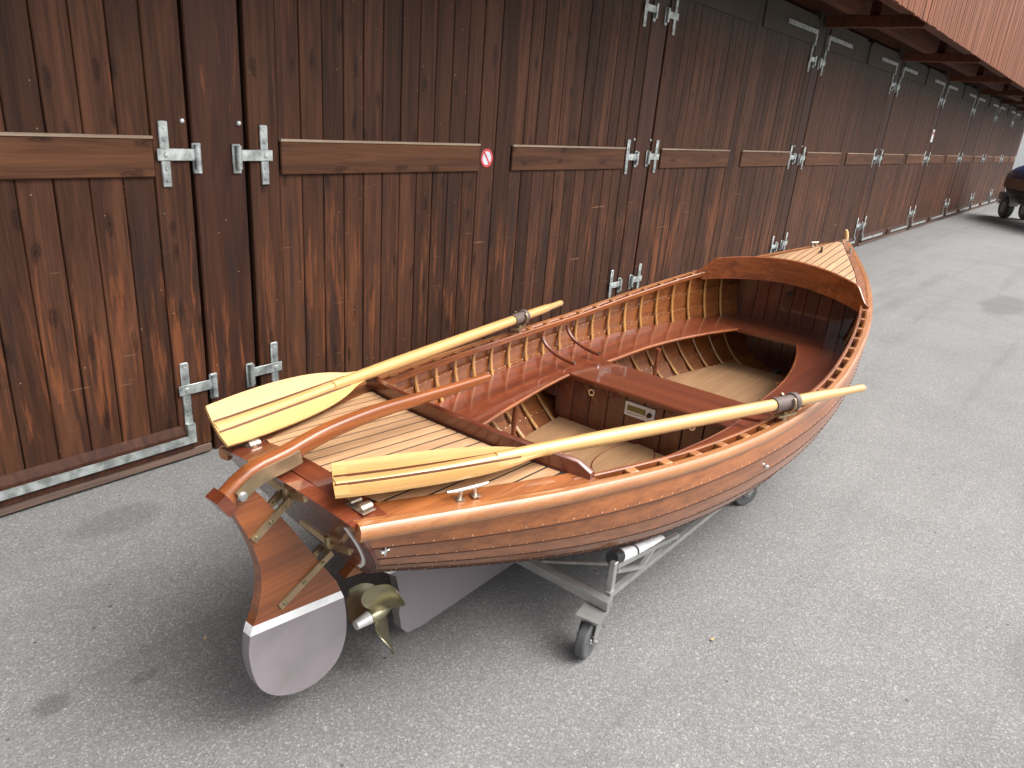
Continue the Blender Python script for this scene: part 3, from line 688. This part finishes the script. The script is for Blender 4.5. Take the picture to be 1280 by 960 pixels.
# forward bulkhead of upright boards below the foredeck
XB_ = 3.685; nb = 10; zt_ = dz(XB_, 0)-.03
bk = mk('bulkhead', slab([[(XB_+.012, y, z) for y in np.linspace(-max(.02, hy(XB_, z)), max(.02, hy(XB_, z)), 9)] for z in np.linspace(.17, ZSf(XB_)-.01, 12)], .01, (1, 0, 0)), 'red_mahogany_upright', bt)
for i in range(-5, 5):
    y0, y1 = i*.078+.001, (i+1)*.078-.001; ym = max(abs(y0), abs(y1))
    zs_ = [z for z in np.linspace(.16, ZSf(XB_)+.02, 60) if hy(XB_, min(z, ZSf(XB_)-.01)) >= ym]
    if not zs_: continue
    mk('board', box(XB_-.004, XB_+.0118, y0, y1, zs_[0], min(dz(XB_, ym)-.016, zs_[-1]), .0022), 'red_mahogany_upright', bk)
kb = mk('knob', lathe([(0, -.014), (.011, -.012), (.011, -.0045), (.017, -.004), (.017, 0)], 14, 'X', (XB_-.0045, .025, .661)), 'black_plastic', bt, 40)
# bent knees on the thwart
for sg in (-1, 1):
    for s in (1.875, 2.095):
        y1 = Bf(s)-.045; z1 = ZSf(s)-.03; y0 = .405; z0 = ZB+.033
        pts = []
        for a in np.linspace(0, 1, 14):
            t = a*math.pi/2; pts.append((s, sg*(y1-(y1-y0)*(1-math.cos(t))), z0+(z1-z0)*(1-math.sin(t))))
        kn = mk('knee', sweep(pts, circ(.0085, 10), (1, 0, 0)), 'red_mahogany', bt, 50)
        mk('bolt', lathe([(0, .013), (.006, .012), (.0075, 0)], 8, 'Z', (s, sg*(y0+.004), z0+.001)), 'chrome', kn)
# turned bench posts
for sg in (-1, 1):
    for (s, y, z0) in ((1.405, .385, ZF), (2.60, .335, .205)):
        mk('bench_post', lathe([(.022, z0), (.022, z0+.01), (.012, z0+.02), (.010, z0+.06), (.013, z0+.12), (.0095, z0+.19), (.011, ZB-.05), (.017, ZB-.0225)], 14, 'Z', (s, sg*y, 0)), 'red_mahogany', bt, 50)
# ---------------- keel, skeg, rudder, propeller
kl = [(.165, .385), (.225, .374), (.305, .333), (.350, .296), (.370, .213), (.367, .151), (.379, .088), (.406, .057), (.47, .048), (1.6, .05), (2.6, .055), (3.4, .075), (3.9, .13), (4.15, .2)]
top = [(hp(s, 1)[0], hp(s, 1)[2]+.012) for s in (4.2, 3.9, 3.4, 2.8, 2.2, 1.6, 1.2, .9, .7, .5, .3, .1, 0.)]
mk('keel', prism(kl+top, -.016, .016), 'hull_painted', bt)
rud = [(-.163, .755), (-.137, .70), (-.110, .635), (-.088, .556), (-.085, .491), (-.099, .425), (-.114, .39)]
rud2 = [(-.123, .365), (-.129, .308), (-.120, .24), (-.098, .181), (-.053, .133), (.007, .103), (.072, .097), (.132, .123), (.163, .182), (.168, .256), (.160, .325)]
rud3 = [(.136, .39), (.081, .48), (.011, .601), (-.048, .695), (-.078, .741), (-.116, .781)]
def cat(P, m=4):
    P = [np.array(p) for p in P]; o = []
    for i in range(len(P)-1):
        p0 = P[max(i-1, 0)]; p1 = P[i]; p2 = P[i+1]; p3 = P[min(i+2, len(P)-1)]
        for t in np.linspace(0, 1, m, endpoint=False): o.append(tuple(.5*((2*p1)+(p2-p0)*t+(2*p0-5*p1+4*p2-p3)*t*t+(3*p1-p0-3*p2+p3)*t**3)))
    return o+[tuple(P[-1])]
rud = cat(rud); rud2 = cat(rud2, 5)
rd = mk('rudder', prism(rud+[(.150, .352)]+rud3, -.015, .015), 'mahogany', bt)
mk('waterline_stripe', prism([rud[-1], rud2[0], rud2[-1], (.150, .352)], -.0152, .0152), 'stripe_white', rd)
mk('painted_tip', prism(rud2, -.015, .015), 'antifouling', rd, 30)
def strap(p, q, w, par, y=-.0195):
    a = np.array([p[0], y, p[1]]); b = np.array([q[0], y, q[1]]); o = mk('strap', join(sweep([a, b], rect(.008, w), (0, 0, 1)) if False else bar(a, b, .007, w, (0, 0, 1))), 'bronze', par)
    for t in (.08, .45, .8): c = a+(b-a)*t; mk('bolt', lathe([(0, -.006), (.005, -.005), (.006, 0)], 8, 'Y', (c[0], c[1]-.0036, c[2])), 'prop_bronze', par)
for yy in (-.0195, .0195):
    strap((-.041, .409), (.118, .492), .02, rd, yy); strap((-.103, .63), (.0, .697), .02, rd, yy)
for (x, z) in ((.125, .497), (.008, .70)):
    tx = RAKE*(.735-z)+.0
    gd = mk('gudgeon', join(tube((x-.004, 0, z-.03), (x-.004, 0, z+.035), .011, 10), bar((x, 0, z), (tx-.013, 0, z+.01), .034, .014)), 'bronze', bt, 40)
    for sg in (-1, 1): mk('arm', bar((tx-.016, sg*.012, z+.004), (tx-.03+.0, sg*.10, z+.05) if False else (tx-.016-.035*RAKE, sg*.10, z+.04), .008, .018), 'bronze', gd)
tl = [(-.152, .752), (-.105, .783), (.009, .806), (.094, .824), (.25, .836), (.429, .832), (.60, .826), (.734, .823)]
tlf = pch([p[0] for p in tl], [p[1] for p in tl]); xs = np.linspace(-.150, .734, 30)
ti = mk('tiller', sweep([(x, 0, tlf(x)) for x in xs], [(.0195*math.copysign(abs(math.cos(a))**.55, math.cos(a)), .0215*math.copysign(abs(math.sin(a))**.55, math.sin(a))) for a in np.linspace(0, 2*math.pi, 24, endpoint=False)+.1], (0, 0, 1), [(1-.45*max(0, (x+.0)/.734), 1-.42*max(0, x/.734)) for x in xs]), 'mahogany', bt, 40)
mk('end_cap', bar((-.172, 0, .7385), (-.1495, 0, .7525), .047, .052), 'red_mahogany', ti)
for yy in (-.0235, .0235):
    xs2 = np.linspace(-.132, .03, 10); mk('cheek_plate', sweep([(x, yy, tlf(x)-.008) for x in xs2], rect(.006, .034)), 'bronze', ti, 40)
    mk('pivot_bolt', lathe([(0, -.007), (.009, -.006), (.012, 0)] if yy < 0 else [(.012, 0), (.009, .006), (0, .007)], 12, 'Y', (-.126, yy+(-.003 if yy < 0 else .003), .757)), 'steel', ti, 40)
# propeller
pc = np.array([.292, 0, .19])
pp = mk('propeller', lathe([(0, .215), (.012, .217), (.016, .24), (.018, .262), (.02, .263), (.024, .275), (.026, .30), (.02, .325), (.012, .345), (.012, .372)], 18, 'X', (0, 0, .19)), 'prop_bronze', bt, 40)
mk('anode', lathe([(0, .212), (.0135, .213), (.0195, .261), (0, .262)], 16, 'X', (0, 0, .19)), 'zinc', pp, 30)
def blade(ang):
    gr = []
    for r in np.linspace(.018, .135, 10):
        q = (r-.018)/.117; w = .016+.050*math.sin(min(1, q*1.03)*math.pi)**.75*(1 if q < .97 else .4); pit = R_(62-38*q)
        row = []
        for a in np.linspace(-1, 1, 7):
            tang = a*w*math.cos(pit); ax_ = -a*w*math.sin(pit)+.006*(1-a*a)
            th_ = ang+tang/max(r, .03); row.append((pc[0]+ax_, pc[1]+r*math.sin(th_), pc[2]+r*math.cos(th_)))
        gr.append(row)
    return slab(gr, .003, (1, 0, 0))
for a in (214, 334, 94): mk('blade', blade(R_(a)*-1 if False else R_(a)), 'prop_bronze', pp, 40)
# ---------------- fittings
def cleat(name, c, rz, L=.115, mat='nickel'):
    bs = [box(-.032, -.012, -.011, .011, 0, .004), box(.012, .032, -.011, .011, 0, .004), tube((-.022, 0, .003), (-.018, 0, .024), .0055, 8), tube((.022, 0, .003), (.018, 0, .024), .0055, 8),
          sweep([(-L/2, 0, .029), (-L/3, 0, .027), (0, 0, .0265), (L/3, 0, .027), (L/2, 0, .029)], circ(.0062, 10, .005), (0, 0, 1), [.7, 1, 1, 1, .7])]
    return mk(name, join(*bs), mat, bt, 50, c, (0, 0, rz))
for sg in (-1, 1):
    cleat('cleat', (.285, sg*.325, dz(.285, .325)+.003), sg*R_(18))
    cleat('cleat', (4.30, sg*.118, dz(4.30, .118)+.003), -sg*R_(20), .08)
    fr = mk('fairlead', join(*[slab([[(x, y0+.013*math.cos(a_), .003+.013*math.sin(a_)) for x in (-.015, .015)] for a_ in np.linspace(-.2, 2.6, 9)], .0025, (0, 0, -1)) for y0 in (-.018, .020)]+[box(-.018, .018, -.034, .036, -.001, .002)]), 'nickel', bt, 50, (.045, sg*.215, dz(.045, .21)+.0045))
    mk('eyelet', join(lathe([(0, -.012), (.007, -.01), (.009, 0)], 10, 'Y')), 'chrome', bt, 40, (1.52, sg*(hp(1.52, .25)[1]+.01), hp(1.52, .25)[2]), (0, 0, 0 if sg < 0 else math.pi))
    e_ = hp(.02, .2); mk('eyelet', join(lathe([(0, -.012), (.006, -.01), (.008, 0)], 10, 'Y'), tube((-.012, -.008, 0), (.012, -.008, 0), .0025, 6), tube((0, -.008, -.012), (0, -.008, .012), .0025, 6)), 'chrome', bt, 40, (e_[0], sg*(e_[1]+.004), e_[2]), (0, 0, 0 if sg < 0 else math.pi))
mk('flag_socket', join(box(-.02, .02, -.006, .006, 0, .006), tube((0, 0, .003), (-.01, 0, .03), .006, 8), tube((-.03, 0, .024), (.012, .0, .03), .004, 6)), 'black_plastic', bt, 40, (4.13, 0.02, dz(4.13, 0)+.0015), (0, 0, R_(25)))
def rowlock(sg, c):
    o = mk('rowlock', join(box(-.05, .05, -.014, .014, -.004, .003), lathe([(.010, -.045), (.010, .012)], 10), sweep([(0, .034*math.sin(a), .045-.034*math.cos(a)) for a in np.linspace(-2.35, 2.35, 22)], circ(.0055, 8), (1, 0, 0))), 'bronze', bt, 40, c, (0, 0, R_(-17*sg*-1)))
    return o
# oar axes: grip G, lock K, neck N, tip T in boat coordinates
LK = {-1: np.array([1.632, -.648, .700]), 1: np.array([1.705, .624, .700])}
TIP = {-1: np.array([-.005, -.152, .775]), 1: np.array([-.045, .240, .799])}
for sg in (-1, 1): rowlock(sg, (LK[sg][0]-.0, LK[sg][1], LK[sg][2]-.045))
def bw2(x, y, z):
    return np.array([BX+x*math.cos(BT)-y*math.sin(BT), BY+x*math.sin(BT)+y*math.cos(BT), z])
def oar(sg, label, tilt, bend, rake):
    T, K = TIP[sg], LK[sg]; a = (K-T)/np.linalg.norm(K-T); Lk = np.linalg.norm(K-T); ext = .50
    root = empty('oar', label, 'oar', tuple(bw2(*T)), 0, 'pair of oars laid along the dinghy')
    # local frame: x along the oar from tip, world oriented
    yaw = math.atan2(a[1], a[0])+BT; pit = math.asin(a[2]); root.rotation_euler = (0, -pit, yaw)
    LB = .56
    rs = pch([LB-.12, LB, Lk*.7, Lk, Lk+.30, Lk+.36, Lk+ext], [.016, .019, .0225, .0215, .0195, .0165, .0155])
    xs = np.concatenate([np.linspace(LB-.10, LB+.06, 5), np.linspace(.8, Lk+.28, 10), np.linspace(Lk+.31, Lk+ext-.01, 6), [Lk+ext]])
    mk('shaft', sweep([(x, 0, 0) for x in xs], circ(1., 14), (0, 0, 1), [rs(x) if x < Lk+ext-.001 else rs(x)*.8 for x in xs]), 'spruce', root, 50)
    lo = Lk-.085; mk('leather', sweep([(x, 0, 0) for x in np.linspace(lo, Lk+.02, 5)], circ(.0265, 16), (0, 0, 1)), 'leather', root, 50)
    mk('collar', sweep([(Lk+.02, 0, 0), (Lk+.025, 0, 0), (Lk+.04, 0, 0), (Lk+.045, 0, 0)], circ(.034, 18), (0, 0, 1), [.9, 1, 1, .9]), 'leather', root, 40)
    # blade: spoon shaped sheet, rolled about the shaft by tilt
    hw = pch([0, .06, .15, .30, .42, .50, .56, .62], [.062, .066, .069, .068, .058, .043, .026, .019])
    ct, st = math.cos(tilt), math.sin(tilt)
    def bp(x, w, dz_=0.):
        cz = bend*((LB-x)/LB)**2+.010*(w/.07)**2+dz_; x = x+rake*(w+.068)*max(0, 1-x/.3); return (x, w*ct-cz*st, w*st+cz*ct)
    gr = [[bp(x, w*hw(x)) for w in np.linspace(-1, 1, 13)] for x in np.linspace(0, .60, 22)]
    bl = mk('blade', slab(gr, .007, (0, st, -ct)), 'spruce', root, 50)
    mk('spine', (lambda X: sweep([bp(x, 0, .002) for x in X], circ(1., 10), (0, -st, ct), [(.0135+.006*(x/.6)**3, .003+.014*(x/.6)**2.2) for x in X]))(np.linspace(.002, .62, 16)), 'spruce', bl, 50)
    for w in (-.0165, .0165): mk('inlay', sweep([bp(x, w, .0025) for x in np.linspace(.002, .53, 18)], rect(.0042, .004), (0, -st, ct)), 'oar_inlay', bl)
    mk('tip_band', slab([[bp(x, w*hw(x), .0014) for w in np.linspace(-1, 1, 13)] for x in (-.001, .035)], .0012, (0, st, -ct)), 'spruce', bl)
    return root
oar(-1, 'varnished oar over the gunwale beside the display panel, blade lying low above the cleat', R_(6), .02, .32)
oar(1, 'varnished oar with its blade tipped up on the deck edge beside the boathouse doors', R_(36), .006, .20)

# ------------------------------------------------------------------ trolley
tr = empty('boat_trolley', 'grey steel boat trolley on swivel castors under the dinghy', 'trolley', (BX, BY, 0), BT)
ZR = .175
for sg in (-1, 1):
    mk('crossbar', bar((.83, sg*.018, ZR), (.83, sg*.475, ZR), .032, .03), 'steel', tr)
    mk('crossbar', bar((2.10, sg*.018, .088), (2.10, sg*.47, .136), .035, .022), 'steel', tr)
    mk('side_rail', bar((.852, sg*.452, .188), (2.082, sg*.452, .133), .018, .02), 'steel', tr)
    mk('upright', box(.862, .884, sg*.446-.010, sg*.446+.010, ZR-.015, .302, .002), 'steel', tr)
    mk('upper_rail', bar((.89, sg*.447, .278), (1.34, sg*.452, .19), .016, .016), 'steel', tr)
    mk('brace', tube((.872, sg*.43, .285), (.84, sg*.20, ZR+.021), .006, 8), 'steel', tr)
    mk('brace', bar((.89, sg*.452, .262), (1.06, sg*.453, .192), .013, .013), 'steel', tr); mk('brace', bar((1.06, sg*.453, .192), (1.16, sg*.45, .226), .013, .013), 'steel', tr)
    bn = mk('bunk', sweep([(.93, sg*.432, .2895), (1.0, sg*.432, .267), (1.1, sg*.432, .239), (1.24, sg*.432, .202)], circ(.021, 14)), 'white_fabric', tr, 50)
    mk('end_cap', sweep([(.880, sg*.432, .306), (.93, sg*.432, .2895)], circ(.0225, 14)), 'black_plastic', bn, 50)
    mk('tie', sweep([(1.02, sg*.432, .2614), (1.03, sg*.432, .2586)], circ(.0225, 14)), 'black_plastic', bn, 50)
whl = mesh('wheel', *lathe([(.044, -.017), (.056, -.0175), (.0625, -.012), (.0635, 0), (.0625, .012), (.056, .0175), (.044, .017)], 26, 'Y'), 40)
hubm = mesh('hub', *lathe([(0, -.019), (.012, -.02), (.018, -.012), (.045, -.012), (.045, .012), (.018, .012), (.012, .02), (0, .019)], 20, 'Y'), 40)
forkm = mesh('fork', *join(box(-.045, .045, -.04, .04, .150, .1545), lathe([(.026, .128), (.03, .136), (.028, .1495)], 16), *[slab([[(-.022, s*.026, .13), (.022, s*.026, .13)], [(-.03, s*.026, .10), (.012, s*.026, .10)], [(-.030, s*.026, .055), (-.006, s*.026, .055)]], .003, (0, s, 0)) for s in (-1, 1)], box(-.022, .022, -.026, .026, .124, .130), tube((-.018, -.036, .0635), (-.018, .036, .0635), .006, 8)), 30)
for s in (.79, 2.11):
    for sg in (-1, 1):
        fk = link('castor', forkm, 'steel', tr, (s, sg*.44, 0), (0, 0, R_(8 if s < 1 else -30)))
        w_ = link('wheel', whl, 'rubber', fk, (-.018, 0, .0635)); link('hub', hubm, 'chrome', fk, (-.018, 0, .0635))

# bits of leaf on the asphalt
for i, (x, y) in enumerate(((2.0, .62), (.86, 1.78))):
    lfm = mk('dry_leaf', slab([[(a*.010, w*.006*(1-abs(a))**.6, .004+.002*a*a) for w in (-1, 0, 1)] for a in np.linspace(-.95, .95, 7)], .0008), 'dry_leaf', None, 30, (x, y, 0.001), (0, 0, i*1.3))
    tag(lfm, ('curled pale leaf scrap on the asphalt in front of the trolley castor', 'tiny pale leaf scrap on the dark asphalt behind the rudder')[i], 'leaf')
